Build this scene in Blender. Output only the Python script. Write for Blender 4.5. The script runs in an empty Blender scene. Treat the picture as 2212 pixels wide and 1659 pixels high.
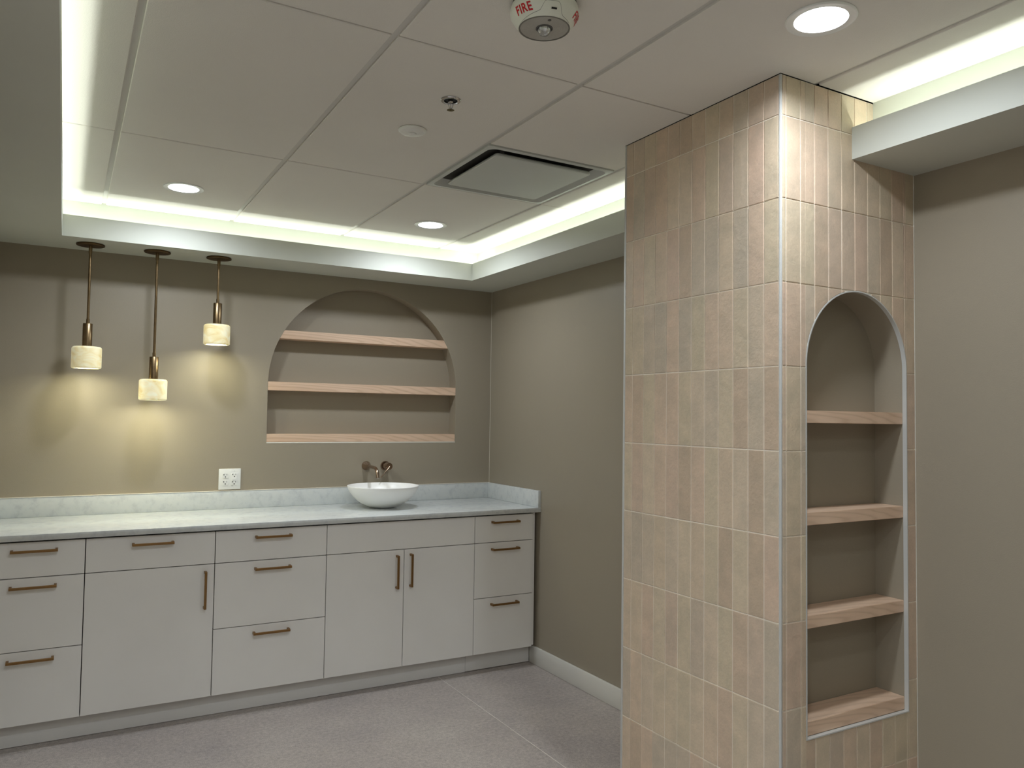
import bpy, bmesh, math, random
from mathutils import Vector, Matrix, noise
random.seed(7)
PI = math.pi
sc = bpy.context.scene
COL = sc.collection

# ------------------------------------------------------------------ camera
def make_camera():
    yaw, pit, rol = (math.radians(a) for a in (29.7555, 2.4252, 0.8077))
    F = Vector((math.sin(yaw) * math.cos(pit), math.cos(yaw) * math.cos(pit), math.sin(pit)))
    R = Vector((math.cos(yaw), -math.sin(yaw), 0))
    U = R.cross(F)
    R2 = R * math.cos(rol) + U * math.sin(rol)
    U2 = -R * math.sin(rol) + U * math.cos(rol)
    cam = bpy.data.cameras.new('camera')
    co = bpy.data.objects.new('camera', cam)
    COL.objects.link(co)
    m = Matrix(((R2.x, U2.x, -F.x, -2.4505), (R2.y, U2.y, -F.y, -4.5725), (R2.z, U2.z, -F.z, 1.4434), (0, 0, 0, 1)))
    co.matrix_world = m
    cam.sensor_fit = 'HORIZONTAL'
    cam.sensor_width = 36
    cam.lens = 1690.27 / 2212 * 36
    cam.clip_start = 0.02
    sc.camera = co
make_camera()

# ------------------------------------------------------------------ world, exposure, light levels
w = bpy.data.worlds.new('world'); sc.world = w
w.use_nodes = True
w.node_tree.nodes['Background'].inputs[0].default_value = (0.6, 0.6, 0.6, 1)
w.node_tree.nodes['Background'].inputs[1].default_value = 0.1
sc.view_settings.view_transform = 'Standard'
sc.view_settings.look = 'None'
sc.view_settings.exposure = 0.70
sc.view_settings.gamma = 1.0
sc.view_settings.use_curve_mapping = False
sc.cycles.max_bounces = 12
sc.cycles.diffuse_bounces = 8
sc.cycles.sample_clamp_indirect = 6.0

P_DOWN = 5.2                         # watts of each recessed downlight
C_DOWN = (0.87, 0.93, 1.0)
L_PEND = 44.0                        # radiance of the pendant lamp discs
C_PEND = (1.0, 0.97, 0.70)
COVE_W = 0.95                         # watts per metre of cove tape
C_COVE = (0.94, 1.0, 0.90)

# room dimensions (metres)
XL, XR, YB, YF = -2.77, 0.0, 0.0, -5.9
HS, HL, HC = 2.2716, 2.3744, 2.4738
CY0, CY1, CW = -2.9836, -2.2473, 0.6402      # tiled column: near face, far face, width
LIP = dict(x0=-2.4859, x1=-0.3169, y0=-5.58, y1=-0.3314)
COV = dict(x0=-2.60, x1=-0.2126, y0=-5.70, y1=-0.199)

# cove light tape (sits on the ledge behind the lip, shines upwards)
def cove_light(name, x0, x1, y0, y1):
    ld = bpy.data.lights.new(name, 'AREA')
    ld.shape = 'RECTANGLE'
    ld.size = x1 - x0; ld.size_y = y1 - y0
    ld.energy = COVE_W * max(x1 - x0, y1 - y0)
    ld.color = C_COVE
    o = bpy.data.objects.new(name, ld); COL.objects.link(o)
    o.location = ((x0 + x1) / 2, (y0 + y1) / 2, HS + 0.047)
    o.rotation_euler = (PI, 0, 0)
for a in ((-2.50, -0.24, -0.258, -0.243), (-0.272, -0.257, CY1 + 0.02, -0.25),
          (-0.272, -0.257, -5.6, CY0 - 0.02), (-2.556, -2.541, -5.6, -0.25), (-2.50, -0.24, -5.656, -5.641)):
    cove_light('cove_lamp', *a)

# ------------------------------------------------------------------ materials
def srgb(r, g, b):
    def f(c):
        c /= 255.0
        return c / 12.92 if c <= 0.04045 else ((c + 0.055) / 1.055) ** 2.4
    return (f(r), f(g), f(b), 1)

class NT:
    def __init__(s, name):
        s.m = bpy.data.materials.new(name); s.m.use_nodes = True
        s.t = s.m.node_tree; s.n = s.t.nodes; s.p = s.n['Principled BSDF']
    def add(s, kind, **kw):
        n = s.n.new(kind)
        for k, v in kw.items(): setattr(n, k, v)
        return n
    def link(s, a, b): s.t.links.new(a, b)
    def val(s, n, **kw):
        for k, v in kw.items(): n.inputs[k.replace('_', ' ')].default_value = v
    def coords(s, scale=(1, 1, 1)):
        tc = s.add('ShaderNodeTexCoord'); mp = s.add('ShaderNodeMapping')
        s.link(tc.outputs['Object'], mp.inputs['Vector']); mp.inputs['Scale'].default_value = scale
        return mp.outputs['Vector']
    def noise(s, vec, scale, detail=3, rough=.5):
        n = s.add('ShaderNodeTexNoise'); s.link(vec, n.inputs['Vector'])
        s.val(n, Scale=scale, Detail=detail, Roughness=rough)
        return n.outputs['Fac']
    def ramp(s, fac, stops):
        r = s.add('ShaderNodeValToRGB'); s.link(fac, r.inputs['Fac'])
        e = r.color_ramp.elements
        while len(e) < len(stops): e.new(0.5)
        for i, (p, c) in enumerate(stops): e[i].position = p; e[i].color = c
        return r.outputs['Color']
    def bump(s, h, strength, dist):
        b = s.add('ShaderNodeBump'); s.link(h, b.inputs['Height'])
        b.inputs['Strength'].default_value = strength; b.inputs['Distance'].default_value = dist
        s.link(b.outputs['Normal'], s.p.inputs['Normal'])
    def mix(s, fac, a, b, blend='MIX'):
        m = s.add('ShaderNodeMix', data_type='RGBA', blend_type=blend)
        if isinstance(fac, float): m.inputs[0].default_value = fac
        else: s.link(fac, m.inputs[0])
        for i, c in ((6, a), (7, b)):
            if isinstance(c, tuple): m.inputs[i].default_value = c
            else: s.link(c, m.inputs[i])
        return m.outputs[2]

def plain(name, col, rough=.5, metal=0.0, bump=None, var=0.0, varscale=3.0, spec=None, coat=None):
    t = NT(name); v = t.coords()
    t.p.inputs['Roughness'].default_value = rough; t.p.inputs['Metallic'].default_value = metal
    c2 = tuple(min(1, x * (1 - var)) for x in col[:3]) + (1,)
    c1 = tuple(min(1, x * (1 + var)) for x in col[:3]) + (1,)
    t.link(t.ramp(t.noise(v, varscale, 4), [(0.3, c2), (0.7, c1)]), t.p.inputs['Base Color'])
    if bump: t.bump(t.noise(v, bump[0], 3), bump[1], bump[2])
    if spec is not None: t.p.inputs['Specular IOR Level'].default_value = spec
    return t.m

M = {}
M['wall'] = plain('taupe_wall_paint', srgb(151, 142, 125), .45, bump=(260, .18, .002), var=.02, varscale=1.2)
M['white'] = plain('white_soffit_paint', srgb(199, 202, 193), .55, bump=(220, .1, .001), var=.015)
M['tile_ceiling'] = plain('ceiling_tile_board', srgb(226, 223, 217), .85, bump=(330, .35, .002), var=.02, varscale=2)
M['grid'] = plain('grey_ceiling_grid_metal', srgb(206, 205, 200), .5, var=.02)
M['gap'] = plain('dark_ceiling_void', srgb(60, 58, 54), .9)
M['offwhite'] = plain('off_white_wall_paint', srgb(232, 232, 229), .6)
M['base'] = plain('baseboard_paint', srgb(214, 212, 204), .42, bump=(150, .08, .001), var=.015)
M['cab'] = plain('grey_laminate', srgb(238, 237, 234), .42, bump=(400, .05, .0005), var=.012, varscale=6)
M['cab_body'] = plain('carcass_painted_gap_shade', srgb(38, 37, 36), .7)  # near-black colour paints in the shade of the gaps between fronts
M['toe'] = plain('toe_kick_laminate', srgb(226, 225, 222), .45, var=.015)
M['bronze'] = plain('champagne_bronze', srgb(148, 116, 76), .42, 1.0, var=.08, varscale=30)
M['brass'] = plain('aged_brass', srgb(132, 112, 84), .32, 1.0, var=.1, varscale=40)
M['brass_dark'] = plain('dark_aged_brass', srgb(98, 80, 56), .45, 1.0, var=.1, varscale=40)
M['faucet'] = plain('polished_copper_bronze', srgb(164, 144, 126), .22, 1.0, var=.04, varscale=30)
M['porcelain'] = plain('matt_white_stone_resin', srgb(250, 250, 248), .3, var=.003)
M['plastic'] = plain('white_plastic', srgb(228, 229, 226), .35, var=.01)
M['slot'] = plain('black_slot', srgb(14, 14, 14), .6)
M['slotgrey'] = plain('grey_recess', srgb(90, 90, 88), .6)
M['red'] = plain('red_lettering', srgb(196, 22, 34), .5)
M['chrome'] = plain('chrome', srgb(205, 205, 205), .12, 1.0)
M['darkmetal'] = plain('dark_metal_cup', srgb(35, 35, 36), .5, .6)
M['olive'] = plain('tarnished_brass_deflector', srgb(110, 100, 70), .45, .9)
M['trim'] = plain('pale_metal_tile_trim', srgb(200, 201, 198), .35, .15, var=.02)
M['caulk'] = plain('white_caulk', srgb(226, 222, 210), .5)
M['grout'] = plain('cream_grout', srgb(244, 236, 222), .85, bump=(300, .3, .001), var=.03)
M['vent'] = plain('powder_coated_vent_metal', srgb(196, 200, 196), .4, var=.01)
M['duct'] = plain('galvanised_duct_lining', srgb(120, 134, 138), .45, .3, var=.15, varscale=8)
M['grille'] = plain('warm_grey_grille_plastic', srgb(186, 184, 176), .5)
M['groove'] = plain('dark_groove', srgb(120, 118, 110), .6)
M['device'] = plain('ivory_white_plastic', srgb(226, 228, 216), .35)

def floor_mat():
    t = NT('polished_concrete'); v = t.coords()
    big = t.ramp(t.noise(v, 1.3, 5, .6), [(.28, srgb(158, 151, 149)), (.5, srgb(174, 166, 161)), (.74, srgb(188, 182, 175))])
    mid = t.ramp(t.noise(v, 60, 4, .7), [(.3, (.72, .71, .71, 1)), (.7, (1.16, 1.15, 1.14, 1))])
    c = t.mix(1.0, big, mid, 'MULTIPLY')
    fine = t.ramp(t.noise(v, 330, 2, .8), [(.32, (.6, .59, .58, 1)), (.5, (1, 1, 1, 1)), (.7, (1.5, 1.48, 1.45, 1))])
    c = t.mix(1.0, c, fine, 'MULTIPLY')
    vo = t.add('ShaderNodeTexVoronoi'); t.link(v, vo.inputs['Vector']); t.val(vo, Scale=28.0)
    spk = t.ramp(vo.outputs['Distance'], [(.04, (1, 1, 1, 1)), (.085, (0, 0, 0, 1))])
    pick = t.ramp(t.noise(v, 9, 1), [(.56, (0, 0, 0, 1)), (.6, (1, 1, 1, 1))])
    mk = t.mix(1.0, spk, pick, 'MULTIPLY')
    c = t.mix(mk, c, srgb(200, 192, 180))
    vo2 = t.add('ShaderNodeTexVoronoi'); t.link(v, vo2.inputs['Vector']); t.val(vo2, Scale=41.0)
    sp2 = t.ramp(vo2.outputs['Distance'], [(.03, (.5, .5, .5, 1)), (.08, (0, 0, 0, 1))])
    c = t.mix(sp2, c, srgb(62, 58, 56))
    t.link(c, t.p.inputs['Base Color'])
    rr = t.ramp(t.noise(v, 14, 3), [(.3, (.3, .3, .3, 1)), (.7, (.46, .46, .46, 1))])
    t.link(rr, t.p.inputs['Roughness'])
    t.bump(t.noise(v, 300, 2), .06, .001)
    return t.m
M['floor'] = floor_mat()
M['joint'] = plain('pale_floor_joint_filler', srgb(216, 210, 201), .6, var=.12, varscale=12)

def quartz_mat():
    t = NT('white_quartz'); v = t.coords()
    wob = t.noise(v, 7, 3)
    a = t.ramp(t.noise(v, 26, 6, .65), [(.34, srgb(194, 198, 199)), (.5, srgb(206, 210, 209)), (.7, srgb(210, 213, 211))])
    sp = t.ramp(t.noise(v, 48, 3, .5), [(.30, (1, 1, 1, 1)), (.37, (0, 0, 0, 1))])
    sel = t.ramp(wob, [(.5, (0, 0, 0, 1)), (.68, (.4, .4, .4, 1))])
    c = t.mix(t.mix(1.0, sp, sel, 'MULTIPLY'), a, srgb(168, 174, 178))
    t.link(c, t.p.inputs['Base Color']); t.p.inputs['Roughness'].default_value = .22
    return t.m
M['quartz'] = quartz_mat()

def wood_mat():
    t = NT('pale_oak_wood'); v = t.coords((1, 5, 9))
    n1 = t.add('ShaderNodeTexNoise'); t.link(v, n1.inputs['Vector']); t.val(n1, Scale=1.7, Detail=2.0, Distortion=1.2)
    wv = t.add('ShaderNodeTexWave', wave_type='RINGS', rings_direction='SPHERICAL')
    mp = t.add('ShaderNodeMapping'); t.link(v, mp.inputs['Vector']); mp.inputs['Location'].default_value = (.5, .3, .2)
    t.link(mp.outputs['Vector'], wv.inputs['Vector']); t.val(wv, Scale=3.2, Distortion=7.0, Detail=2.0, Detail_Scale=.8)
    base = t.ramp(n1.outputs['Fac'], [(.3, srgb(219, 192, 168)), (.7, srgb(207, 176, 150))])
    ln = t.ramp(wv.outputs['Fac'], [(.0, (.84, .80, .76, 1)), (.25, (.98, .97, .96, 1)), (1, (1.04, 1.03, 1.02, 1))])
    c = t.mix(.75, base, ln, 'MULTIPLY')
    v2 = t.coords((6, 160, 160))
    fine = t.ramp(t.noise(v2, 3, 3, .6), [(.3, (.95, .94, .93, 1)), (.7, (1.03, 1.03, 1.02, 1))])
    c = t.mix(.8, c, fine, 'MULTIPLY')
    t.link(c, t.p.inputs['Base Color']); t.p.inputs['Roughness'].default_value = .5
    return t.m
M['wood'] = wood_mat()

def tile_mat():
    t = NT('handmade_beige_tile'); v = t.coords()
    at = t.add('ShaderNodeAttribute', attribute_name='tone')
    base = t.ramp(at.outputs['Fac'], [(0, srgb(190, 170, 148)), (.2, srgb(205, 182, 160)), (.42, srgb(198, 183, 158)),
                                      (.62, srgb(206, 187, 164)), (.82, srgb(190, 176, 157)), (1, srgb(203, 178, 157))])
    mott = t.ramp(t.noise(v, 17, 4, .6), [(.28, (.87, .89, .89, 1)), (.72, (1.08, 1.06, 1.05, 1))])
    c = t.mix(1.0, base, mott, 'MULTIPLY')
    fl = t.ramp(t.noise(v, 160, 3, .6), [(.3, (.95, .95, .95, 1)), (.7, (1.04, 1.04, 1.04, 1))])
    c = t.mix(1.0, c, fl, 'MULTIPLY')
    t.link(c, t.p.inputs['Base Color'])
    t.p.inputs['Roughness'].default_value = .42
    mx = t.add('ShaderNodeMath', operation='ADD'); t.link(t.noise(v, 34, 4, .65), mx.inputs[0])
    t.link(t.noise(v, 9, 2), mx.inputs[1])
    t.bump(mx.outputs[0], .45, .004)
    return t.m
M['tile'] = tile_mat()

def alabaster_mat():
    t = NT('glowing_alabaster'); v = t.coords((1, 1, 1.4))
    oi = t.add('ShaderNodeObjectInfo')
    ad = t.add('ShaderNodeVectorMath', operation='ADD'); t.link(v, ad.inputs[0]); t.link(oi.outputs['Location'], ad.inputs[1])
    n = t.add('ShaderNodeTexNoise'); t.link(ad.outputs[0], n.inputs['Vector']); t.val(n, Scale=14.0, Detail=4.0, Distortion=1.5)
    col = t.ramp(n.outputs['Fac'], [(.3, srgb(222, 200, 138)), (.48, srgb(232, 220, 176)), (.7, srgb(240, 234, 204))])
    t.link(col, t.p.inputs['Base Color']); t.link(col, t.p.inputs['Emission Color'])
    t.p.inputs['Emission Strength'].default_value = .2
    t.p.inputs['Roughness'].default_value = .35
    return t.m
M['alabaster'] = alabaster_mat()

def emit(name, col, strength):
    t = NT(name); v = t.coords()
    t.p.inputs['Base Color'].default_value = (.9, .9, .9, 1)
    c = t.ramp(t.noise(v, 5, 1), [(.3, col + (1,)), (.7, col + (1,))])
    t.link(c, t.p.inputs['Emission Color']); t.p.inputs['Emission Strength'].default_value = strength
    return t.m
M['down'] = emit('downlight_lens_glow', C_DOWN, 6.0)
M['pend'] = emit('pendant_lamp_glow', C_PEND, L_PEND)

def glass_mat():
    t = NT('clear_polycarbonate'); v = t.coords()
    t.p.inputs['Roughness'].default_value = .05; t.p.inputs['Transmission Weight'].default_value = .85
    t.p.inputs['IOR'].default_value = 1.5
    t.link(t.ramp(t.noise(v, 10, 1), [(0, (.9, .92, .92, 1)), (1, (.95, .96, .96, 1))]), t.p.inputs['Base Color'])
    return t.m
M['clear'] = glass_mat()

# ------------------------------------------------------------------ mesh helpers
def obj(name, bm, mat, parent=None, smooth=False, loc=None, sharp=35):
    me = bpy.data.meshes.new(name)
    bmesh.ops.recalc_face_normals(bm, faces=bm.faces)
    if smooth:
        for f in bm.faces: f.smooth = True
        for e in bm.edges:
            if len(e.link_faces) == 2 and e.calc_face_angle(0) > math.radians(sharp): e.smooth = False
    bm.to_mesh(me); bm.free()
    for m in (mat if isinstance(mat, (list, tuple)) else [mat]): me.materials.append(m)
    o = bpy.data.objects.new(name, me); COL.objects.link(o)
    if parent: o.parent = parent
    if loc: o.location = loc
    return o

def BM(): return bmesh.new()

def box(bm, x0, x1, y0, y1, z0, z1, bev=0.0, seg=2):
    b = bm if not bev else bmesh.new()
    vs = [b.verts.new((x, y, z)) for x in (x0, x1) for y in (y0, y1) for z in (z0, z1)]
    for q in ((0, 1, 3, 2), (4, 6, 7, 5), (0, 4, 5, 1), (2, 3, 7, 6), (0, 2, 6, 4), (1, 5, 7, 3)):
        b.faces.new([vs[i] for i in q])
    if bev:
        bmesh.ops.bevel(b, geom=list(b.edges), offset=bev, segments=seg, affect='EDGES', profile=.5)
        merge(bm, b)

def merge(bm, b):
    me = bpy.data.meshes.new('tmp'); b.to_mesh(me); b.free(); bm.from_mesh(me); bpy.data.meshes.remove(me)

def lathe(bm, prof, seg=48, mat=Matrix.Identity(4)):
    """prof: list of (r, z). Spun round z, then moved by mat."""
    rings = []
    for r, z in prof:
        if r < 1e-6: rings.append([bm.verts.new(mat @ Vector((0, 0, z)))])
        else: rings.append([bm.verts.new(mat @ Vector((r * math.cos(2 * PI * k / seg), r * math.sin(2 * PI * k / seg), z))) for k in range(seg)])
    for a, b in zip(rings[:-1], rings[1:]):
        for k in range(seg):
            k2 = (k + 1) % seg
            if len(a) == 1 and len(b) == 1: continue
            if len(a) == 1: bm.faces.new((a[0], b[k], b[k2]))
            elif len(b) == 1: bm.faces.new((a[k], b[0], a[k2]))
            else: bm.faces.new((a[k], b[k], b[k2], a[k2]))
    return rings

def tube(bm, pts, r, seg=20, cap=True):
    rings = []; n = len(pts); pts = [Vector(p) for p in pts]
    ref = Vector((0, 0, 1)) if abs((pts[1] - pts[0]).normalized().z) < .9 else Vector((1, 0, 0))
    for i, p in enumerate(pts):
        d = (pts[min(i + 1, n - 1)] - pts[max(i - 1, 0)]).normalized()
        a = ref - d * ref.dot(d)
        a.normalize(); ref = a
        b = d.cross(a)
        rr = r[i] if isinstance(r, (list, tuple)) else r
        rings.append([bm.verts.new(p + (a * math.cos(2 * PI * k / seg) + b * math.sin(2 * PI * k / seg)) * rr) for k in range(seg)])
    for a, b in zip(rings[:-1], rings[1:]):
        for k in range(seg): bm.faces.new((a[k], a[(k + 1) % seg], b[(k + 1) % seg], b[k]))
    if cap: bm.faces.new(rings[0][::-1]); bm.faces.new(rings[-1])

def prism(bm, outline, depth_vec):
    a = [bm.verts.new(p) for p in outline]; b = [bm.verts.new(Vector(p) + Vector(depth_vec)) for p in outline]
    fa = bm.faces.new(a); bm.faces.new(b[::-1])
    n = len(a)
    for i in range(n): bm.faces.new((a[i], b[i], b[(i + 1) % n], a[(i + 1) % n]))
    return fa

def empty(name, loc, label, cat, group=None, rz=0):
    o = bpy.data.objects.new(name, None); COL.objects.link(o)
    o.empty_display_size = .1
    o.location = loc; o.rotation_euler = (0, 0, rz)
    o['label'] = label; o['category'] = cat
    if group: o['group'] = group
    return o

def tag(o, label, cat, group=None):
    o['label'] = label; o['category'] = cat
    if group: o['group'] = group
    return o

def struct(o):
    o['kind'] = 'structure'; return o

def copy_tree(o, parent=None):
    c = o.copy(); COL.objects.link(c); c.parent = parent
    for ch in list(o.children): copy_tree(ch, c)
    return c

def rect_round(x0, x1, y0, y1, r, n=6):
    pts = []
    for cx, cy, a0 in ((x1 - r, y1 - r, 0), (x0 + r, y1 - r, 90), (x0 + r, y0 + r, 180), (x1 - r, y0 + r, 270)):
        for k in range(n + 1):
            a = math.radians(a0 + 90 * k / n); pts.append((cx + r * math.cos(a), cy + r * math.sin(a)))
    return pts

# ------------------------------------------------------------------ floor and walls
bm = BM(); box(bm, -5.52, XR + .12, YF - .12, YB + .25, -.1, 0)
fl = struct(obj('floor', bm, M['floor']))
bm = BM(); box(bm, -.6055, -.6025, YF, -.57, .0002, .0011)
obj('joint', bm, M['joint'], fl)

# back wall with the arched recess
AX, AR, AZB, AZS, AD = -.8495, .594, 1.278, 1.618, .092
def arch_z(x, cx=AX, r=AR, zs=AZS):
    return zs + math.sqrt(max(0, r * r - (x - cx) ** 2))
def arch_face(bm, x0, x1, z0, z1, y, cx, r, zb, zs, n=48):
    """flat wall face in plane y with an arched opening"""
    def quad(pts): bm.faces.new([bm.verts.new(p) for p in pts])
    l, rr = cx - r, cx + r
    quad([(x0, y, z0), (l, y, z0), (l, y, z1), (x0, y, z1)])
    quad([(rr, y, z0), (x1, y, z0), (x1, y, z1), (rr, y, z1)])
    quad([(l, y, z0), (rr, y, z0), (rr, y, zb), (l, y, zb)])
    xs = [cx - r * math.cos(PI * k / n) for k in range(n + 1)]
    for a, b in zip(xs[:-1], xs[1:]):
        quad([(a, y, arch_z(a, cx, r, zs)), (b, y, arch_z(b, cx, r, zs)), (b, y, z1), (a, y, z1)])
def arch_outline(cx, r, zb, zs, n=48):
    return [(cx - r, zb)] + [(cx - r * math.cos(PI * k / n), zs + r * math.sin(PI * k / n)) for k in range(n + 1)] + [(cx + r, zb)]
def recess(bm, cx, r, zb, zs, y0, y1, n=48):
    """jambs, sill and back of an arched recess (y0 front, y1 back)"""
    o = arch_outline(cx, r, zb, zs, n)
    f = [bm.verts.new((x, y0, z)) for x, z in o]; b = [bm.verts.new((x, y1, z)) for x, z in o]
    m = len(o)
    for i in range(m): bm.faces.new((f[i], f[(i + 1) % m], b[(i + 1) % m], b[i]))
    bm.faces.new([bm.verts.new((x, y1, z)) for x, z in o])
bm2 = bmesh.new(); arch_face(bm2, XL - .12, XR + .12, -.02, 2.75, 0, AX, AR, AZB, AZS); recess(bm2, AX, AR, AZB, AZS, 0, AD)
bmesh.ops.remove_doubles(bm2, verts=bm2.verts, dist=1e-5)
# outer shell so that the wall has real thickness
box(bm2, XL - .12, XR + .12, .12, .25, -.02, 2.75)
obj_bw = struct(obj('wall_back', bm2, M['wall'], smooth=True, sharp=30))
bm = BM(); box(bm, 0, .12, YF, 0, -.02, 2.75); struct(obj('wall_right', bm, M['wall']))
YO, XA = -2.95, -5.4          # unseen side room, added to bring soft light from the left
bm = BM(); box(bm, XL - .12, XL, YO, 0, -.02, 2.75); struct(obj('wall_left', bm, M['wall']))
bm = BM(); box(bm, XA, XL - .12, YO, YO + .12, -.02, 2.75); struct(obj('wall_left', bm, M['offwhite']))  # back wall of the added side room
bm = BM(); box(bm, XA - .12, XA, YF - .12, YO + .12, -.02, 2.75); struct(obj('wall_left', bm, M['offwhite']))  # outer wall of the added side room
bm = BM(); box(bm, XA, XL - .0005, YF, YO, HS + .0005, HS + .1); struct(obj('ceiling', bm, M['white']))  # low ceiling of the added side room, never in view
bm = BM(); box(bm, XA, XR + .12, YF - .12, YF, -.02, 2.75); struct(obj('wall_front', bm, M['wall']))
# fine white line of caulk in the wall corner
bm = BM(); box(bm, -.0016, -.0001, -.0016, -.0001, 1.0135, HS - .001)
struct(obj('trim_1', bm, M['caulk']))

# baseboards
def baseboard(name, pts):
    bm = BM()
    box(bm, *pts, bev=.0025)
    return struct(obj(name, bm, M['base'], smooth=True))
baseboard('baseboard_right', (-.0151, -.0003, CY1 + .004, -.5595, .0005, .1027))
baseboard('baseboard_right', (-.0151, -.0003, YF + .016, CY0 - .004, .0005, .1027))
baseboard('baseboard_left', (XL + .0003, XL + .0151, YO, -.66, .0005, .1027))
baseboard('baseboard_front', (XL + .0003, -.0003, YF + .0003, YF + .0151, .0005, .1027))

# ------------------------------------------------------------------ ceiling
bm = BM(); box(bm, -5.52, XR + .12, YF - .12, YB + .25, HC + .14, HC + .26)
ceiling = struct(obj('ceiling', bm, M['white']))
# soffit: one profile carried round the room from the column to the column
def stations(d):  # inner rectangle of one profile point -> six points
    return [(d['x1'], CY0), (d['x1'], d['y0']), (d['x0'], d['y0']), (d['x0'], d['y1']), (d['x1'], d['y1']), (d['x1'], CY1)]
WALLR = dict(x0=XL, x1=XR, y0=YF, y1=YB)
LIPB = dict(x0=LIP['x0'] - .013, x1=LIP['x1'] + .013, y0=LIP['y0'] - .013, y1=LIP['y1'] + .013)
prof = [(WALLR, HS), (LIP, HS), (LIP, HL), (LIPB, HL), (LIPB, HS + .04), (COV, HS + .04), (COV, HC + .03), (WALLR, HC + .03)]
bm = BM(); rings = []
for d, z in prof: rings.append([bm.verts.new((x, y, z)) for x, y in stations(d)])
for i in range(len(prof)):
    a, b = rings[i], rings[(i + 1) % len(prof)]
    for k in range(5): bm.faces.new((a[k], a[k + 1], b[k + 1], b[k]))
bm.faces.new([r[0] for r in rings]); bm.faces.new([r[5] for r in rings][::-1])
obj('soffit', bm, M['white'], ceiling)

# grid and lay-in tiles
g = .6096
XS = [COV['x0'], -2.312, -1.7024, -1.0928, -.4833, COV['x1']]
YS = [COV['y1'], -1.381, -2.600, -3.819, -5.038, COV['y0']]
TEE = .0095       # half gap at main runners
CRS = .004       # half gap at cross joints
bm = BM(); box(bm, COV['x0'], COV['x1'], COV['y0'], COV['y1'], HC + .0265, HC + .03)
obj('ceiling_void', bm, M['gap'], ceiling)
bm = BM()
for x in XS[1:5]: box(bm, x - .0125, x + .0125, COV['y0'], COV['y1'], HC + .007, HC + .026)
for y in YS[1:5]:
    for a, b in zip(XS[:-1], XS[1:]): box(bm, a + .013, b - .013, y - .006, y + .006, HC + .010, HC + .026)
box(bm, XS[3] + .013, XS[4] - .013, -1.9905 - .006, -1.9905 + .006, HC + .010, HC + .026)
obj('ceiling_grid', bm, M['grid'], ceiling)
VX0, VX1, VY0, VY1 = XS[3], XS[4], -1.9905, YS[1]
def ceiling_tile(x0, x1, y0, y1):
    bm = BM()
    # flat lower face with a small chamfer, body above
    box(bm, x0, x1, y0, y1, HC, HC + .018, bev=.0022, seg=1)
    obj('ceiling_tile', bm, M['tile_ceiling'], ceiling)
for i in range(5):
    x0 = XS[i] + (TEE if i else 0); x1 = XS[i + 1] - (TEE if i < 4 else 0)
    for j in range(5):
        y1 = YS[j] - (CRS if j else 0); y0 = YS[j + 1] + (CRS if j < 4 else 0)
        segs = [(y0, y1)]
        if i == 3 and j == 1: segs = [(y0, VY0 - CRS)]
        if i >= 3 and j in (1, 2):           # keep clear of the column
            out = []
            for a, b in segs:
                out.append((a, b))
            segs = out
        for a, b in segs:
            # cut the column out of the tile
            cx0, cy0, cy1 = -CW - .0012, CY0 - .0012, CY1 + .003
            if x1 <= cx0 or b <= cy0 or a >= cy1: ceiling_tile(x0, x1, a, b); continue
            if x0 < cx0:
                # L-shaped tile notched round the column
                o = [(x0, a)] + ([(x1, a), (x1, cy0), (cx0, cy0)] if a < cy0 else [(cx0, a)]) + ([(cx0, cy1), (x1, cy1), (x1, b)] if b > cy1 else [(cx0, b)]) + [(x0, b)]
                tb = BM(); prism(tb, [Vector((x, y, HC)) for x, y in o], (0, 0, .018))
                obj('ceiling_tile', tb, M['tile_ceiling'], ceiling)
            else:
                if a < cy0: ceiling_tile(x0, x1, a, cy0)
                if b > cy1: ceiling_tile(x0, x1, cy1, b)

# ------------------------------------------------------------------ tiled column
col = empty('tiled_column', (-CW / 2, (CY0 + CY1) / 2, 0), 'floor-to-ceiling square column clad in stacked blush beige tiles with a tall arched niche', 'column')
CI = Matrix.Translation((CW / 2, -(CY0 + CY1) / 2, 0))
def cpart(name, bm, mat, **k):
    bmesh.ops.transform(bm, matrix=CI, verts=bm.verts)
    return obj(name, bm, mat, col, **k)
NX, NR, NZB, NZS = -.290, .240, .513, 1.612
T = .009                                            # tile thickness
TOP = HC - .0012
ND = .115
# core (grout face) with the niche
bm = BM(); b2 = bmesh.new()
gx = -CW + .0021; gy = CY0 + .0021
arch_face(b2, gx, -.0004, 0.0005, TOP, gy, NX, NR + .003, NZB - .003, NZS)
recess(b2, NX, NR + .003, NZB - .003, NZS, gy, CY0 + ND + .003)
def q(pts): b2.faces.new([b2.verts.new(p) for p in pts])
q([(gx, gy, .0005), (gx, CY1, .0005), (gx, CY1, TOP), (gx, gy, TOP)])
q([(gx, CY1, .0005), (-.0004, CY1, .0005), (-.0004, CY1, TOP), (gx, CY1, TOP)])
q([(-.0004, CY1, .0005), (-.0004, gy, .0005), (-.0004, gy, TOP), (-.0004, CY1, TOP)])
q([(gx, gy, TOP), (gx, CY1, TOP), (-.0004, CY1, TOP), (-.0004, gy, TOP)])
bmesh.ops.remove_doubles(b2, verts=b2.verts, dist=1e-5); merge(bm, b2)
cpart('grout', bm, M['grout'])
# painted niche lining
bm = BM(); b2 = bmesh.new()
o_ = arch_outline(NX, NR, NZB, NZS, 64)
f = [b2.verts.new((x, CY0 + T, z)) for x, z in o_]; b = [b2.verts.new((x, CY0 + ND, z)) for x, z in o_]
for i in range(len(o_)):
    j = (i + 1) % len(o_); b2.faces.new((f[i], f[j], b[j], b[i]))
b2.faces.new([b2.verts.new((x, CY0 + ND, z)) for x, z in o_])
merge(bm, b2)
cpart('niche_lining', bm, M['wall'], smooth=True, sharp=40)
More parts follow.
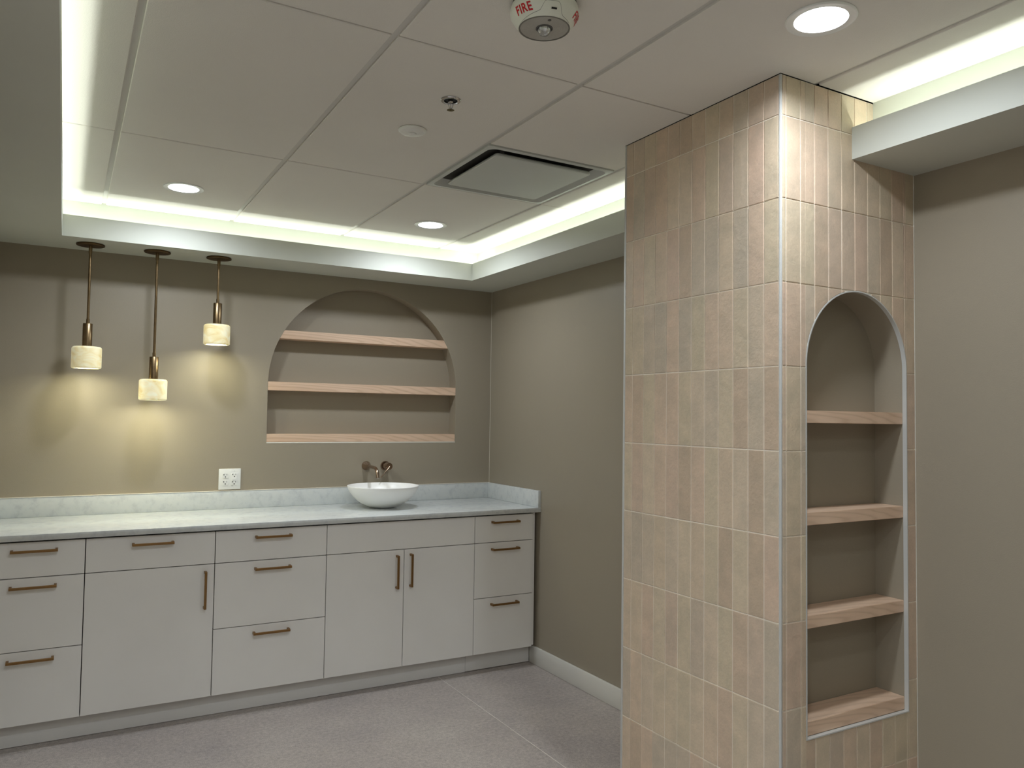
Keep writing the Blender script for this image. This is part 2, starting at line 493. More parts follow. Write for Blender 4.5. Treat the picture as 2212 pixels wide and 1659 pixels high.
# tiles
rows = [.0005] + [.361 + .2487 * k for k in range(-1, 9)] + [TOP]
GAP = .0019
tile_bm = BM(); lay = tile_bm.faces.layers.float.new('tone')
def add_tile(outline, normal, d):
    """outline: points on the tile's front plane (counter-clockwise seen from outside), d: thickness"""
    b = bmesh.new(); la = b.faces.layers.float.new('tone')
    n = Vector(normal); tilt = (random.uniform(-1, 1) * .0005, random.uniform(-1, 1) * .0004)
    c = sum((Vector(p) for p in outline), Vector()) / len(outline)
    vs = []
    for p in outline:
        p = Vector(p); r = p - c
        s = (r.x + r.y) * tilt[0] / .06 * 1.0 + r.z * tilt[1] / .25
        vs.append(b.verts.new(p + n * (s - .0002)))
    fa = b.faces.new(vs)
    ex = bmesh.ops.extrude_face_region(b, geom=[fa])
    nv = [e for e in ex['geom'] if isinstance(e, bmesh.types.BMVert)]
    # the original face stays behind; move the new one forward
    for v in vs: v.co -= n * d
    top = [e for e in ex['geom'] if isinstance(e, bmesh.types.BMFace)]
    bmesh.ops.inset_region(b, faces=top, thickness=.0011, depth=.0006, use_even_offset=True)
    tone = random.random()
    for f_ in b.faces: f_[la] = tone
    merge(tile_bm, b)
def front_tile(x0, x1, z0, z1):
    l, r = NX - NR - .004, NX + NR + .004
    x0 += GAP; x1 -= GAP; z0 += GAP; z1 -= GAP
    if x1 - x0 < .004 or z1 - z0 < .004: return
    R = NR + .0045
    if x1 <= l or x0 >= r:
        return add_tile([(x0, CY0, z0), (x1, CY0, z0), (x1, CY0, z1), (x0, CY0, z1)], (0, -1, 0), .0019)
    nb = NZB - .0045
    for a, b in ((x0, min(x1, l)), (max(x0, r), x1)):
        if b - a > .004: add_tile([(a, CY0, max(z0, nb) if False else z0), (b, CY0, z0), (b, CY0, z1), (a, CY0, z1)], (0, -1, 0), .0019)
    a, b = max(x0, l), min(x1, r)
    if b - a < .002: return
    if z0 < nb:
        add_tile([(a, CY0, z0), (b, CY0, z0), (b, CY0, min(z1, nb)), (a, CY0, min(z1, nb))], (0, -1, 0), .0019)
    zz = lambda x: NZS + math.sqrt(max(0, R * R - (x - NX) ** 2))
    n = 10
    xs = [a + (b - a) * k / n for k in range(n + 1)]
    xs = [x for x in xs]
    low = [max(z0, zz(x)) for x in xs]
    # keep the longest run where the tile reaches above the arch
    keep = [k for k in range(n + 1) if low[k] < z1 - .003]
    if len(keep) < 2: return
    k0, k1 = keep[0], keep[-1]
    bot = [(xs[k], CY0, low[k]) for k in range(k0, k1 + 1)]
    out = bot + [(xs[k1], CY0, z1), (xs[k0], CY0, z1)]
    clean = [out[0]]
    for p in out[1:]:
        if (Vector(p) - Vector(clean[-1])).length > 1e-4: clean.append(p)
    if len(clean) >= 3: add_tile(clean, (0, -1, 0), .0019)
fx = [-CW + .0075] + [-.617 + .0623 * k for k in range(0, 10)] + [-.0015]
ly = [CY0 + .0075] + [-2.920 + .0623 * k for k in range(0, 11)] + [CY1 - .006]
for z0, z1 in zip(rows[:-1], rows[1:]):
    for a, b in zip(fx[:-1], fx[1:]): front_tile(a, b, z0, z1)
    for a, b in zip(ly[:-1], ly[1:]):
        x = -CW
        a_, b_, c_, d_ = a + GAP, b - GAP, z0 + GAP, z1 - GAP
        add_tile([(x, b_, c_), (x, a_, c_), (x, a_, d_), (x, b_, d_)], (-1, 0, 0), .0019)
    # far side of the column
    bx = [-CW + .006] + [-.617 + .0623 * k for k in range(0, 10)] + [-.0015]
    for a, b in zip(bx[:-1], bx[1:]):
        add_tile([(b - GAP, CY1 + .0021, z0 + GAP), (a + GAP, CY1 + .0021, z0 + GAP), (a + GAP, CY1 + .0021, z1 - GAP), (b - GAP, CY1 + .0021, z1 - GAP)], (0, 1, 0), .0019)
cpart('tile_cladding', tile_bm, M['tile'])
# corner edge trims and caulk lines
bm = BM(); box(bm, -CW - .001, -CW + .0068, CY0 - .001, CY0 + .0068, .0005, TOP, bev=.002)
cpart('corner_trim', bm, M['trim'], smooth=True)
bm = BM(); box(bm, -CW - .001, -CW + .006, CY1 - .005, CY1 + .0035, .0005, TOP, bev=.001)
cpart('corner_trim', bm, M['trim'], smooth=True)
bm = BM(); box(bm, -.0026, -.0004, CY0 - .0012, CY0 + .006, .104, HS - .001)
cpart('caulk_line', bm, M['caulk'])
# metal edge round the niche
bm = BM()
def arch_ring(bm, cx, zb, zs, r_in, r_out, y0, y1, n=64):
    ins = arch_outline(cx, r_in, zb + (r_out - r_in), zs, n); outs = arch_outline(cx, r_out, zb, zs, n)
    vi = [[bm.verts.new((x, y, z)) for x, z in ins] for y in (y0, y1)]
    vo = [[bm.verts.new((x, y, z)) for x, z in outs] for y in (y0, y1)]
    m = len(ins)
    for i in range(m):
        j = (i + 1) % m
        bm.faces.new((vi[0][i], vi[0][j], vo[0][j], vo[0][i])); bm.faces.new((vi[1][i], vo[1][i], vo[1][j], vi[1][j]))
        bm.faces.new((vi[0][i], vi[1][i], vi[1][j], vi[0][j])); bm.faces.new((vo[0][i], vo[0][j], vo[1][j], vo[1][i]))
arch_ring(bm, NX, NZB - .0035, NZS, NR - .0002, NR + .0035, CY0 - .0015, CY0 + .0125)
cpart('niche_trim', bm, M['trim'], smooth=True)

# ------------------------------------------------------------------ shelves
def clipped_shelf(name, z0, z1, cx, r, zs, y0, y1, label, cat, group, eps=.0006):
    """board whose ends follow the arch"""
    n = 6; L, R_ = [], []
    for k in range(n + 1):
        z = z0 + (z1 - z0) * k / n
        h = r if z <= zs else math.sqrt(max(0, r * r - (z - zs) ** 2))
        L.append((cx - h + eps, z)); R_.append((cx + h - eps, z))
    if z1 <= zs: L, R_ = [L[0], L[-1]], [R_[0], R_[-1]]
    o = [Vector((x - cx, 0, z - z0)) for x, z in R_] + [Vector((x - cx, 0, z - z0)) for x, z in L[::-1]]
    b = bmesh.new(); prism(b, o, (0, y1 - y0, 0))
    bmesh.ops.recalc_face_normals(b, faces=b.faces)
    bmesh.ops.bevel(b, geom=[e for e in b.edges if abs((e.verts[0].co - e.verts[1].co).y) < 1e-6 and abs((e.verts[0].co - e.verts[1].co).x) > .05],
                    offset=.0012, segments=2, affect='EDGES')
    return tag(obj(name, b, M['wood'], loc=(cx, y0, z0)), label, cat, group)
G1 = 'pale wood shelves in the wide wall arch'
for z0, z1, lab in ((1.879, 1.9285, 'pale wood shelf set highest in the wide wall arch, its ends cut to the curve'),
                    (1.578, 1.628, 'pale wood shelf at mid height of the wide wall arch'),
                    (1.2815, 1.3275, 'pale wood shelf forming the bottom sill of the wide wall arch')):
    clipped_shelf('wall_shelf', z0, z1, AX, AR, AZS, .0015, AD - .0008, lab, 'shelf', G1)
bm = BM(); box(bm, AX - AR, AX + AR, -.0012, .003, AZB - .0025, AZB + .0030)
struct(obj('trim_2', bm, M['caulk']))
G2 = 'pale wood shelves in the column niche'
for z0, z1, lab in ((1.438, 1.476, 'pale wood shelf highest of those in the tiled column niche, under the arch'),
                    (1.132, 1.170, 'pale wood shelf second from the top in the tiled column niche'),
                    (.8265, .8645, 'pale wood shelf third from the top in the tiled column niche'),
                    (.5138, .555, 'pale wood shelf lowest in the tiled column niche, nearest the floor')):
    clipped_shelf('niche_shelf', z0, z1, NX, NR, NZS, CY0 + .0128, CY0 + ND - .0008, lab, 'shelf', G2)

# ------------------------------------------------------------------ base cabinets
FD, ZT, ZJ, Z2, Z0 = .6205, .8805, .728, .418, .107
GP = .0019
def pull(parent, cx, cz, vertical=False, L=.175):
    """square bar pull; front face of the door is y = -FD"""
    bm = BM(); h = L / 2; s = .0054; y0, y1 = -FD - .034, -FD - .0245
    if not vertical:
        box(bm, cx - h, cx + h, y0, y1, cz - s, cz + s, bev=.0008)
        for e in (-1, 1): box(bm, cx + e * (h - .005) - .005, cx + e * (h - .005) + .005, y1 - .001, -FD + .0004, cz - s, cz + s + .001)
    else:
        box(bm, cx - s, cx + s, y0, y1, cz - h, cz + h, bev=.0008)
        for e in (-1, 1): box(bm, cx - s, cx + s, y1 - .001, -FD + .0004, cz + e * (h - .005) - .005, cz + e * (h - .005) + .005)
    bmesh.ops.transform(bm, matrix=Matrix.Translation(-parent_origin(parent)), verts=bm.verts)
    return obj('handle', bm, M['bronze'], parent)
def parent_origin(p):
    v = Vector((0, 0, 0))
    while p: v += p.location; p = p.parent
    return v
def front(cab, name, x0, x1, z0, z1):
    bm = BM(); box(bm, x0 + GP, x1 - GP, -FD, -FD + .0185, z0 + GP, z1 - GP, bev=.0008)
    bmesh.ops.transform(bm, matrix=Matrix.Translation(-cab.location), verts=bm.verts)
    return obj(name, bm, M['cab'], cab)
def cabinet(x0, x1, kind, label):
    c = empty('base_cabinet', ((x0 + x1) / 2, -.32, 0), label, 'cabinet', 'grey base cabinets under the worktop')
    bm = BM(); box(bm, x0 + .0006, x1 - .0006, -FD + .0215, -.0006, Z0, .888)
    box(bm, x0 + .004, x1 - .004, -.53, -.02, .0005, Z0)
    bmesh.ops.transform(bm, matrix=Matrix.Translation(-c.location), verts=bm.verts)
    obj('carcass', bm, M['cab_body'], c)
    cx = (x0 + x1) / 2
    if kind == 'drawers':
        for a, b, hz in ((ZJ, ZT, .843), (Z2, ZJ, .6895), (Z0, Z2, .3805)):
            d = front(c, 'drawer', x0, x1, a, b); pull(d, cx, hz)
    elif kind == 'door':
        d = front(c, 'drawer', x0, x1, ZJ, ZT); pull(d, cx, .843)
        d = front(c, 'door', x0, x1, Z0, ZJ); pull(d, x1 - .0425, .6105, True)
    else:
        front(c, 'false_front', x0, x1, ZJ, ZT)
        xm = -.8417
        d = front(c, 'door', x0, xm, Z0, ZJ); pull(d, xm - .0425, .6125, True)
        d = front(c, 'door', xm, x1, Z0, ZJ); pull(d, xm + .0365, .6155, True)
    return c
cabinet(-2.733, -2.3468, 'drawers', 'light grey three-drawer base cabinet at the left end, cut off by the frame')
cabinet(-2.3468, -1.8037, 'door', 'light grey base cabinet with one drawer above a single wide door')
cabinet(-1.8037, -1.2644, 'drawers', 'light grey three-drawer base cabinet between the single-door and two-door cabinets')
cabinet(-1.2644, -.4184, 'sink', 'light grey two-door base cabinet under the white basin')
cabinet(-.4184, -.0344, 'drawers', 'narrow light grey three-drawer base cabinet in the right corner')
bm = BM(); box(bm, -.0335, -.0185, -FD + .008, -FD + .040, .1135, .888, bev=.0006)
tag(obj('filler_panel', bm, M['cab']), 'slim light grey vertical filler strip between corner drawers and right wall', 'panel')
bm = BM(); box(bm, XL + .001, -2.7335, -FD + .008, -FD + .040, .1135, .888, bev=.0006)
tag(obj('filler_panel', bm, M['cab']), 'slim light grey vertical filler strip at the far left wall', 'panel')
bm = BM(); box(bm, XL + .001, -.4348, -.5586, -.541, .0015, .1045, bev=.0006)
tag(obj('toe_kick', bm, M['toe']), 'long grey toe kick board running under the left four cabinets', 'toe kick')
bm = BM(); box(bm, -.4332, -.0160, -.5586, -.541, .0035, .1045, bev=.0006)
tag(obj('toe_kick', bm, M['toe']), 'short grey toe kick board under the corner drawers, beside the baseboard', 'toe kick')

# worktop
wt = empty('worktop', (XL / 2, -.32, .89), 'long white quartz worktop with upstands running over the grey cabinets', 'countertop')
def wpart(name, *a, bev=.0015):
    bm = BM(); box(bm, *a, bev=bev)
    bmesh.ops.transform(bm, matrix=Matrix.Translation(-wt.location), verts=bm.verts)
    return obj(name, bm, M['quartz'], wt, smooth=True)
wpart('slab', XL + .0005, -.0006, -.6505, -.0006, .8885, .915, bev=.002)
wpart('back_splash', XL + .0215, -.0006, -.0200, -.0004, .9152, 1.0133)
wpart('side_splash', -.0200, -.0006, -.6495, -.0204, .9152, 1.0133)
wpart('side_splash', XL + .0005, XL + .020, -.6495, -.0204, .9152, 1.0133)
bm = BM(); box(bm, XL + .03, -.001, -.0216, -.0006, 1.0134, 1.0143)
bmesh.ops.transform(bm, matrix=Matrix.Translation(-wt.location), verts=bm.verts)
obj('caulk_line', bm, M['caulk'], wt)

# ------------------------------------------------------------------ basin
BX, BY, BR, BH = -.838, -.272, .2045, .1235
P_ = [(.0, .30), (.03, .37), (.08, .455), (.2, .605), (.31, .70), (.5, .82), (.66, .90), (.85, .968), (1, 1.0)]
def bowl_r(t):        # t 0 foot .. 1 rim, Catmull-Rom through the measured profile
    for k in range(len(P_) - 1):
        if t <= P_[k + 1][0]: break
    g_ = lambda q: P_[max(0, min(len(P_) - 1, q))]
    u = (t - P_[k][0]) / (P_[k + 1][0] - P_[k][0]); dx = P_[k + 1][0] - P_[k][0]
    def m(q):
        a, b = g_(q - 1), g_(q + 1); return (b[1] - a[1]) / (b[0] - a[0])
    y0, y1, m0, m1 = P_[k][1], P_[k + 1][1], m(k) * dx, m(k + 1) * dx
    return (2*u**3 - 3*u*u + 1) * y0 + (u**3 - 2*u*u + u) * m0 + (-2*u**3 + 3*u*u) * y1 + (u**3 - u*u) * m1
outer = [(0.0, .003), (.054, .003), (.058, .0004)]
N = 30
for k in range(0, N + 1):
    t = (k / N) ** 1.4; outer.append((BR * bowl_r(t), .0004 + (BH - .0004) * t))
inner = []
for k in range(N, -1, -1):
    t = (k / N) ** 1.4; inner.append(((BR - .007) * bowl_r(t) - .002 * (1 - t), .011 + (BH - .011) * t))
rim = [(BR - .001, BH + .0012), (BR - .0035, BH + .002), (BR - .006, BH + .0012)]
bm = BM(); lathe(bm, outer + rim + inner + [(.022, .0125), (.0, .0122)], 96)
basin = tag(obj('vessel_basin', bm, M['porcelain'], smooth=True, sharp=60, loc=(BX, BY, .9152)), 'round white vessel basin standing on the worktop below the faucet', 'sink')
bm = BM(); lathe(bm, [(.0, .0185), (.012, .018), (.020, .0165), (.022, .0145), (.022, .012)], 32)
obj('drain', bm, M['faucet'], basin, smooth=True)

# ------------------------------------------------------------------ wall faucet
fc = empty('wall_faucet', (-.80, 0, 1.12), 'copper-bronze wall-mounted faucet above the white basin', 'faucet')
FI = Matrix.Translation((.80, 0, -1.12))
def fpart(name, bm, mat=None):
    bmesh.ops.transform(bm, matrix=FI, verts=bm.verts)
    return obj(name, bm, mat or M['faucet'], fc, smooth=True, sharp=50)
RX = Matrix.Rotation(PI / 2, 4, 'X')      # z axis -> -y
bm = BM(); lathe(bm, [(0, 0), (.0275, 0), (.0275, .006), (.0245, .012), (.018, .026), (.0128, .040), (.0108, .050), (.0, .050)], 40, Matrix.Translation((-.848, -.0004, 1.137)) @ RX)
fpart('spout_flange', bm)
pts = [(-.848, -.045, 1.1365), (-.848, -.11, 1.135), (-.848, -.15, 1.1335)]
for k in range(1, 9):
    a = math.radians(k * 10); pts.append((-.848, -.15 - .055 * math.sin(a), 1.1335 - .055 * (1 - math.cos(a))))
e = pts[-1]; pts.append((-.848, e[1] - .002, e[2] - .012))
bm = BM(); tube(bm, pts, [.0100] * 3 + [.0098] * 9, 28)
fpart('spout', bm)
bm = BM(); lathe(bm, [(0, 0), (.0285, 0), (.0285, .012), (.0275, .014), (.016, .014), (.016, .034), (.0215, .034), (.0215, .074), (.0205, .076), (0, .076)], 40, Matrix.Translation((-.728, -.0004, 1.135)) @ RX)
fpart('valve_body', bm)
bm = BM(); tube(bm, [(-.728, -.074, 1.135), (-.728, -.083, 1.1345), (-.7335, -.087, 1.128), (-.790, -.100, 1.070)], [.0042, .0048, .0045, .0038], 16)
fpart('lever', bm)

# ------------------------------------------------------------------ outlet plate
oc = empty('outlet_plate', (-1.638, 0, 1.0775), 'white double outlet plate with four sockets on the wall above the worktop', 'outlet')
def stadium(bm, cx, cz, w_, h_, y0, y1):
    r = w_ / 2; pts = []
    th = math.asin(min(1, (h_ / 2) / r))
    n = 10
    pts = [(cx + r * math.cos(-th + 2 * th * k / n), cz + r * math.sin(-th + 2 * th * k / n)) for k in range(n + 1)]
    pts += [(cx - r * math.cos(-th + 2 * th * k / n), cz - r * math.sin(-th + 2 * th * k / n)) for k in range(n + 1)]
    prism(bm, [Vector((x, y0, z)) for x, z in pts], (0, y1 - y0, 0))
bm = BM(); box(bm, -.0585, .0585, -.0065, -.0004, -.0575, .0575, bev=.0025)
obj('plate', bm, M['plastic'], oc, smooth=True)
def slots(parent, cx, cz):
    bm = BM()
    box(bm, cx - .0085, cx - .0065, -.0102, -.0088, cz + .001, cz + .0095)
    box(bm, cx - .0125, cx - .0065, -.0102, -.0088, cz + .004, cz + .0065)
    box(bm, cx + .0060, cx + .0078, -.0102, -.0088, cz + .0015, cz + .009)
    lathe(bm, [(0, .0088), (.0030, .0088), (.0030, .0102), (0, .0102)], 12, Matrix.Translation((cx, 0, cz - .0065)) @ RX)
    obj('slots', bm, M['slot'], parent)
for cz in (.0195, -.0195):
    bm = BM(); stadium(bm, -.0235, cz, .0335, .0275, -.0095, -.0060)
    s = obj('socket', bm, M['plastic'], oc); slots(s, -.0235, cz)
bm = BM(); box(bm, .0070, .0400, -.0095, -.0060, -.0335, .0335, bev=.001); box(bm, .0135, .0335, -.0103, -.0090, -.0085, .0085, bev=.0006)
gf = obj('gfci_receptacle', bm, M['plastic'], oc, smooth=True)
slots(gf, .0235, .0205); slots(gf, .0235, -.0205)
for cz in (.0475, -.0475):
    bm = BM(); lathe(bm, [(0, .0062), (.0028, .0062), (.0024, .0076), (0, .0080)], 12, Matrix.Translation((.0235, 0, cz)) @ RX)
    obj('screw', bm, M['plastic'], oc, smooth=True)

# ------------------------------------------------------------------ pendants
def pendant(x, y, drop_top, label):
    """drop_top: z of the top of the brass socket tube"""
    p = empty('pendant_light', (x, y, HS), label, 'pendant light', 'brass and alabaster pendants over the worktop')
    bm = BM(); lathe(bm, [(0, -.0003), (.062, -.0003), (.0635, -.002), (.0635, -.0065), (.062, -.008), (.010, -.0085), (0, -.0085)], 56)
    obj('canopy', bm, M['brass_dark'], p, smooth=True, sharp=50)
    L = drop_top - HS
    bm = BM()
    tube(bm, [(0, 0, -.008), (0, 0, -.045)], .0085, 20)
    tube(bm, [(0, 0, -.045), (0, 0, L + .022)], .0062, 20)
    tube(bm, [(0, 0, L + .022), (0, 0, L - .001)], .0082, 20)
    obj('rod', bm, M['brass'], p, smooth=True, sharp=50)
    bm = BM(); lathe(bm, [(0, L), (.0208, L), (.0218, L - .001), (.0218, L - .1145), (0, L - .1145)], 40)
    obj('socket_tube', bm, M['brass'], p, smooth=True, sharp=50)
    s0 = L - .1145; hh = .108; R = .0668; rr = .012
    prof = [(.0, s0)]
    for k in range(7):
        a = math.radians(90 - 15 * k); prof.append((R - rr + rr * math.cos(a), s0 - rr + rr * math.sin(a)))
    r2 = .008
    for k in range(7):
        a = math.radians(-15 * k); prof.append((R - r2 + r2 * math.cos(a), s0 - hh + r2 + r2 * math.sin(a)))
    prof += [(.053, s0 - hh + .001), (.051, s0 - hh + .004), (.051, s0 - .03), (0, s0 - .03)]
    bm = BM(); lathe(bm, prof, 56)
    sh = obj('shade', bm, M['alabaster'], p, smooth=True, sharp=60)
    bm = BM(); lathe(bm, [(0, s0 - hh + .012), (.046, s0 - hh + .012), (.046, s0 - hh + .016), (0, s0 - hh + .016)], 40)
    obj('lamp_disc', bm, M['pend'], sh)
    return p
pendant(-2.362, -.183, 1.876, 'leftmost brass pendant with a glowing alabaster cylinder shade, medium length rod')
pendant(-2.058, -.181, 1.726, 'middle brass pendant with glowing alabaster shade, hanging lowest on the longest rod')
pendant(-1.758, -.190, 2.027, 'right brass pendant with glowing alabaster shade, hanging highest, beside the wall arch')

# ------------------------------------------------------------------ recessed downlights
def downlight(x, y, label, z=HC, group='round recessed downlights'):
    d = empty('recessed_downlight', (x, y, z), label, 'downlight', group)
    bm = BM(); lathe(bm, [(.0870, -.0002), (.0878, -.0028), (.0860, -.0050), (.0828, -.0050), (.0812, -.0038), (.0660, -.0038), (.0650, -.0002)], 72)
    obj('trim_ring', bm, M['plastic'], d, smooth=True, sharp=60)
    bm = BM(); lathe(bm, [(0, -.0040), (.0655, -.0040), (.0655, -.0036), (0, -.0036)], 64)
    obj('diffuser', bm, M['down'], d)
    ld = bpy.data.lights.new('downlight_lamp', 'AREA'); ld.shape = 'DISK'; ld.size = .126
    ld.energy = P_DOWN; ld.color = C_DOWN; ld.spread = math.radians(164)
    lo = bpy.data.objects.new('downlight_lamp', ld); COL.objects.link(lo); lo.parent = d; lo.location = (0, 0, -.0048)
    return d
downlight(-2.007, -.737, 'round recessed downlight at the left end of the ceiling, in front of the pendants')
downlight(-.768, -.722, 'round recessed downlight in the ceiling near the cove corner, above the basin')
downlight(-.801, -3.255, 'round recessed downlight nearest the viewer, beside the top of the tiled column')
downlight(-2.007, -3.255, 'extra round recessed downlight added above and behind the viewpoint, outside the picture')  # added lamp out of view, gives extra soft light
downlight(-2.007, -4.9, 'round recessed fill downlight added in the rear left of the ceiling, outside the picture')  # added unseen, sends soft light to cabinets and column
downlight(-2.007, -4.1, 'round recessed fill downlight added behind the viewpoint near the left cove, outside the picture')  # extra lamp out of view, added to brighten the cabinet fronts
for x, y in ((-3.55, -3.6), (-3.55, -5.0), (-4.6, -3.6), (-4.6, -5.0)):  # unseen lamps added to light the column and right wall from the left
    downlight(x, y, 'round fill downlight in the low ceiling of the added side room, outside the picture', HS, 'added side room fill lights')

# ------------------------------------------------------------------ square ceiling vent
vt = empty('ceiling_vent', ((VX0 + VX1) / 2, (VY0 + VY1) / 2, HC), 'square white ceiling vent with floating face panel, between two downlights', 'vent')
h = .3048 - .004
bm = BM()
hs_, hi = .296, .279
out = rect_round(-hs_, hs_, -hs_, hs_, .003); inn = rect_round(-hi, hi, -hi, hi, .035)
prof_rings = [(out, .012), (out, -.002), (inn, -.004), (rect_round(-hi + .005, hi - .005, -hi + .005, hi - .005, .033), .002),
              (rect_round(-.256, .256, -.256, .256, .03), .030), (rect_round(-.232, .232, -.232, .232, .03), .046), (rect_round(-.215, .215, -.215, .215, .03), .075)]
rg = [[bm.verts.new((x, y, z)) for x, y in pts] for pts, z in prof_rings]
for a, b in zip(rg[:-1], rg[1:]):
    for k in range(len(a)): bm.faces.new((a[k], a[(k + 1) % len(a)], b[(k + 1) % len(a)], b[k]))
obj('frame', bm, M['vent'], vt, smooth=True, sharp=40)
bm = BM(); vs = [bm.verts.new((x, y, .074)) for x, y in rect_round(-.216, .216, -.216, .216, .03)]; bm.faces.new(vs)
rg = [bm.verts.new((x, y, .045)) for x, y in rect_round(-.2295, .2295, -.2295, .2295, .03)]
for k in range(len(vs)): bm.faces.new((vs[k], vs[(k + 1) % len(vs)], rg[(k + 1) % len(vs)], rg[k]))
obj('duct_throat', bm, M['duct'], vt)
bm = BM()
pr = [(rect_round(-.222, .222, -.222, .222, .012), .006), (rect_round(-.227, .227, -.227, .227, .014), .0), (rect_round(-.227, .227, -.227, .227, .014), -.006), (rect_round(-.224, .224, -.224, .224, .012), -.0085)]
rg = [[bm.verts.new((x, y, z)) for x, y in pts] for pts, z in pr]
for a, b in zip(rg[:-1], rg[1:]):
    for k in range(len(a)): bm.faces.new((a[k], a[(k + 1) % len(a)], b[(k + 1) % len(a)], b[k]))
bm.faces.new(rg[0]); bm.faces.new(rg[-1][::-1])
obj('face_panel', bm, M['vent'], vt, smooth=True, sharp=30)
for bx, by, sx, sy in ((-.19, -.205, .009, .003), (-.205, .10, .002, .008), (.10, -.205, .006, .002), (.16, .20, .006, .002)):
    bm = BM(); box(bm, bx - sx, bx + sx, by - sy, by + sy, .004, .073); box(bm, bx - sx * 2.2, bx + sx * 2.2, by - sy * 2.2, by + sy * 2.2, .052, .058)
    obj('hanger_bracket', bm, M['chrome'], vt)

# ------------------------------------------------------------------ fire alarm strobe
fa = empty('fire_alarm', (-1.443, -2.947, HC), 'round white ceiling fire alarm with red lettering and clear strobe', 'fire alarm')
bm = BM(); lathe(bm, [(0, -.0003), (.080, -.0003), (.080, -.008), (0, -.008)], 64); obj('back_box', bm, M['darkmetal'], fa)
def cone_r(z):       # housing radius at height z below the ceiling
    pts = [(-.010, .0830), (-.020, .0852), (-.028, .0858), (-.034, .0846), (-.050, .0745), (-.058, .0675), (-.0608, .0650)]
    for (z0, r0), (z1, r1) in zip(pts[:-1], pts[1:]):
        if z <= z0 and z >= z1: return r0 + (r1 - r0) * (z - z0) / (z1 - z0)
    return .0652
bm = BM(); lathe(bm, [(0, -.007), (.078, -.007), (.0815, -.0085), (.0830, -.010), (.0852, -.020), (.0858, -.028), (.0846, -.034), (.0745, -.050), (.0675, -.058), (.0650, -.0608), (.0640, -.0622), (.0612, -.0622), (.0608, -.0590), (0, -.0590)], 96)
obj('housing', bm, M['device'], fa, smooth=True, sharp=50)
UP = .0036      # all lens parts share one mounting offset
bm = BM(); lathe(bm, [(.0640, -.0655 + UP), (.0640, -.0668 + UP), (.0605, -.0668 + UP), (.0605, -.0600 + UP)], 72); obj('grille_rim', bm, M['groove'], fa)
# perforated speaker face: concentric ridges
prof = [(.0610, -.0622 + UP)]
r = .0600
while r > .022:
    prof += [(r, -.0655 + UP), (r - .0010, -.0655 + UP), (r - .0014, -.0646 + UP), (r - .0020, -.0646 + UP)]; r -= .0024
prof += [(.0205, -.0655 + UP), (.019, -.0625 + UP)]
bm = BM(); lathe(bm, prof, 72); obj('speaker_grille', bm, M['grille'], fa)
bm = BM(); lathe(bm, [(.0205, -.062 + UP), (.0215, -.0665 + UP), (.0190, -.0672 + UP), (.0175, -.064 + UP), (0, -.063 + UP)], 40)
obj('strobe_seat', bm, M['slotgrey'], fa, smooth=True)
bm = BM(); lathe(bm, [(.0165, -.064 + UP), (.0165, -.070 + UP), (.0150, -.076 + UP), (.011, -.081 + UP), (.005, -.084 + UP), (0, -.0845 + UP)], 12)
lens = obj('strobe_lens', bm, M['clear'], fa)
bm = BM(); lathe(bm, [(.0135, -.0645 + UP), (.012, -.070 + UP), (.007, -.075 + UP), (.0, -.0755 + UP)], 8); obj('reflector', bm, M['chrome'], lens)
bm = BM(); lathe(bm, [(0, -.0640 + UP), (.0045, -.0640 + UP), (.0045, -.0662 + UP), (0, -.0662 + UP)], 20, Matrix.Translation((.044 * math.cos(math.radians(255)), .044 * math.sin(math.radians(255)), 0)))
obj('sensor_eye', bm, M['slotgrey'], fa)
def wrap(bm, theta0, zc, lift, matname, name):
    """bend flat (x right, y up, z out) geometry onto the conical housing"""
    for v in bm.verts:
        z = zc + v.co.y
        rr = cone_r(z); th = theta0 + v.co.x / rr
        rr += lift + v.co.z
        v.co = Vector((rr * math.cos(th), rr * math.sin(th), z))
    return obj(name, bm, matname, fa)
def text_bm(body, size):
    cu = bpy.data.curves.new('lettering', 'FONT'); cu.body = body; cu.size = size; cu.align_x = 'CENTER'; cu.align_y = 'CENTER'
    cu.space_character = 1.12; cu.offset = size * .028; cu.resolution_u = 4
    o = bpy.data.objects.new('lettering', cu); COL.objects.link(o)
    dg = bpy.context.evaluated_depsgraph_get(); me = bpy.data.meshes.new_from_object(o.evaluated_get(dg))
    b = bmesh.new(); b.from_mesh(me); bpy.data.meshes.remove(me); bpy.data.objects.remove(o); bpy.data.curves.remove(cu)
    bmesh.ops.triangulate(b, faces=b.faces)
    bmesh.ops.subdivide_edges(b, edges=[e for e in b.edges if e.calc_length() > .003], cuts=2)
    return b
for ang in (198, 322):
    b = text_bm('FIRE', .0245)
    wrap(b, math.radians(ang), -.0425, .0008, M['red'], 'lettering')
bm = BM(); box(bm, -.0068, .0068, -.0018, .0018, 0, .0003); wrap(bm, math.radians(256), -.0485, .0012, M['slot'], 'slot')
def seam(pts):
    bm = BM()
    for (x0, y0), (x1, y1) in zip(pts[:-1], pts[1:]):
        n = 6
        for k in range(n):
            a = Vector((x0 + (x1 - x0) * k / n, y0 + (y1 - y0) * k / n, 0)); c = Vector((x0 + (x1 - x0) * (k + 1) / n, y0 + (y1 - y0) * (k + 1) / n, 0))
            d = (c - a).normalized(); nrm = Vector((-d.y, d.x, 0)) * .0003
            bm.faces.new([bm.verts.new(p) for p in (a - nrm, c - nrm, c + nrm, a + nrm)])
    return bm
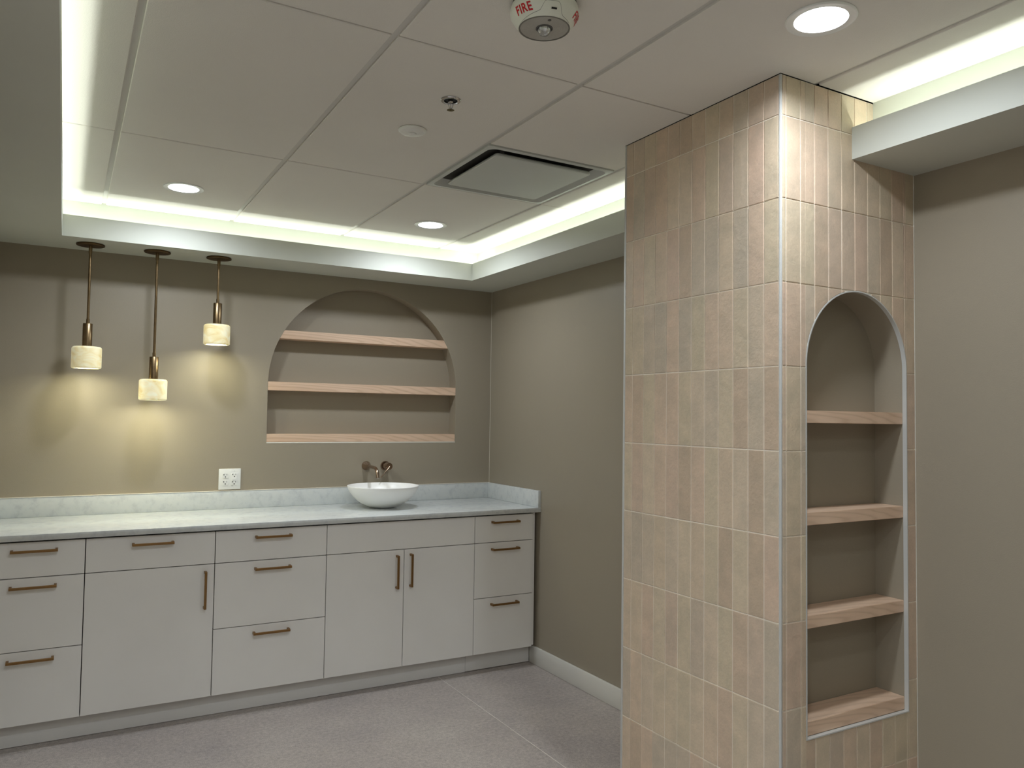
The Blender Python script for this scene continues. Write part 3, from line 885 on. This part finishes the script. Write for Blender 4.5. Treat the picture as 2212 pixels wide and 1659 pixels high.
wrap(seam([(-.098, -.024), (-.070, -.019), (-.035, -.013), (-.030, -.011), (-.022, .004), (-.018, .006), (.012, .006), (.018, .002), (.024, -.013), (.030, -.017), (.06, -.021)]), math.radians(254), -.0405, .0005, M['slotgrey'], 'seam')

# ------------------------------------------------------------------ sprinkler
sp = empty('fire_sprinkler', (-1.390, -2.289, HC), 'small chrome pendent fire sprinkler in the ceiling behind the fire alarm', 'sprinkler')
bm = BM(); lathe(bm, [(.0330, -.0003), (.0335, -.002), (.0315, -.0048), (.0240, -.0052), (.0222, -.0040), (.0222, -.0006)], 48)
obj('escutcheon', bm, M['chrome'], sp, smooth=True, sharp=50)
bm = BM(); lathe(bm, [(.0221, -.0040), (.0221, -.0012), (0, -.0012)], 40); obj('cup', bm, M['darkmetal'], sp)
bm = BM()
lathe(bm, [(0, -.0012), (.009, -.0012), (.009, -.008), (.006, -.010), (0, -.010)], 6)
for s in (-1, 1): tube(bm, [(s * .0085, 0, -.006), (s * .0088, 0, -.017), (s * .003, 0, -.031), (0, 0, -.034)], .0014, 8)
tube(bm, [(0, 0, -.010), (0, 0, -.030)], .0016, 8)
obj('frame_arm', bm, M['chrome'], sp, smooth=True)
bm = BM()
n = 16; vs = []
for k in range(n * 2):
    r = .0125 if k % 2 == 0 else .0088
    a = PI * k / n; vs.append(Vector((r * math.cos(a), r * math.sin(a), -.0350)))
prism(bm, vs, (0, 0, .0012)); lathe(bm, [(0, -.0375), (.003, -.037), (.0035, -.034), (0, -.034)], 10)
obj('deflector', bm, M['olive'], sp)

# ------------------------------------------------------------------ occupancy sensor
oc2 = empty('occupancy_sensor', (-1.394, -1.975, HC), 'round white ceiling motion sensor near the sprinkler', 'sensor')
bm = BM(); lathe(bm, [(0, -.0003), (.0480, -.0003), (.0505, -.003), (.0500, -.006), (.0430, -.012), (.0415, -.0125), (.018, -.0150), (0, -.0152)], 56)
obj('housing', bm, M['plastic'], oc2, smooth=True, sharp=50)
bm = BM(); lathe(bm, [(.0152, -.0150), (.0155, -.0175), (.0135, -.0195), (.008, -.0205), (0, -.0208)], 32)
obj('lens', bm, M['plastic'], oc2, smooth=True)
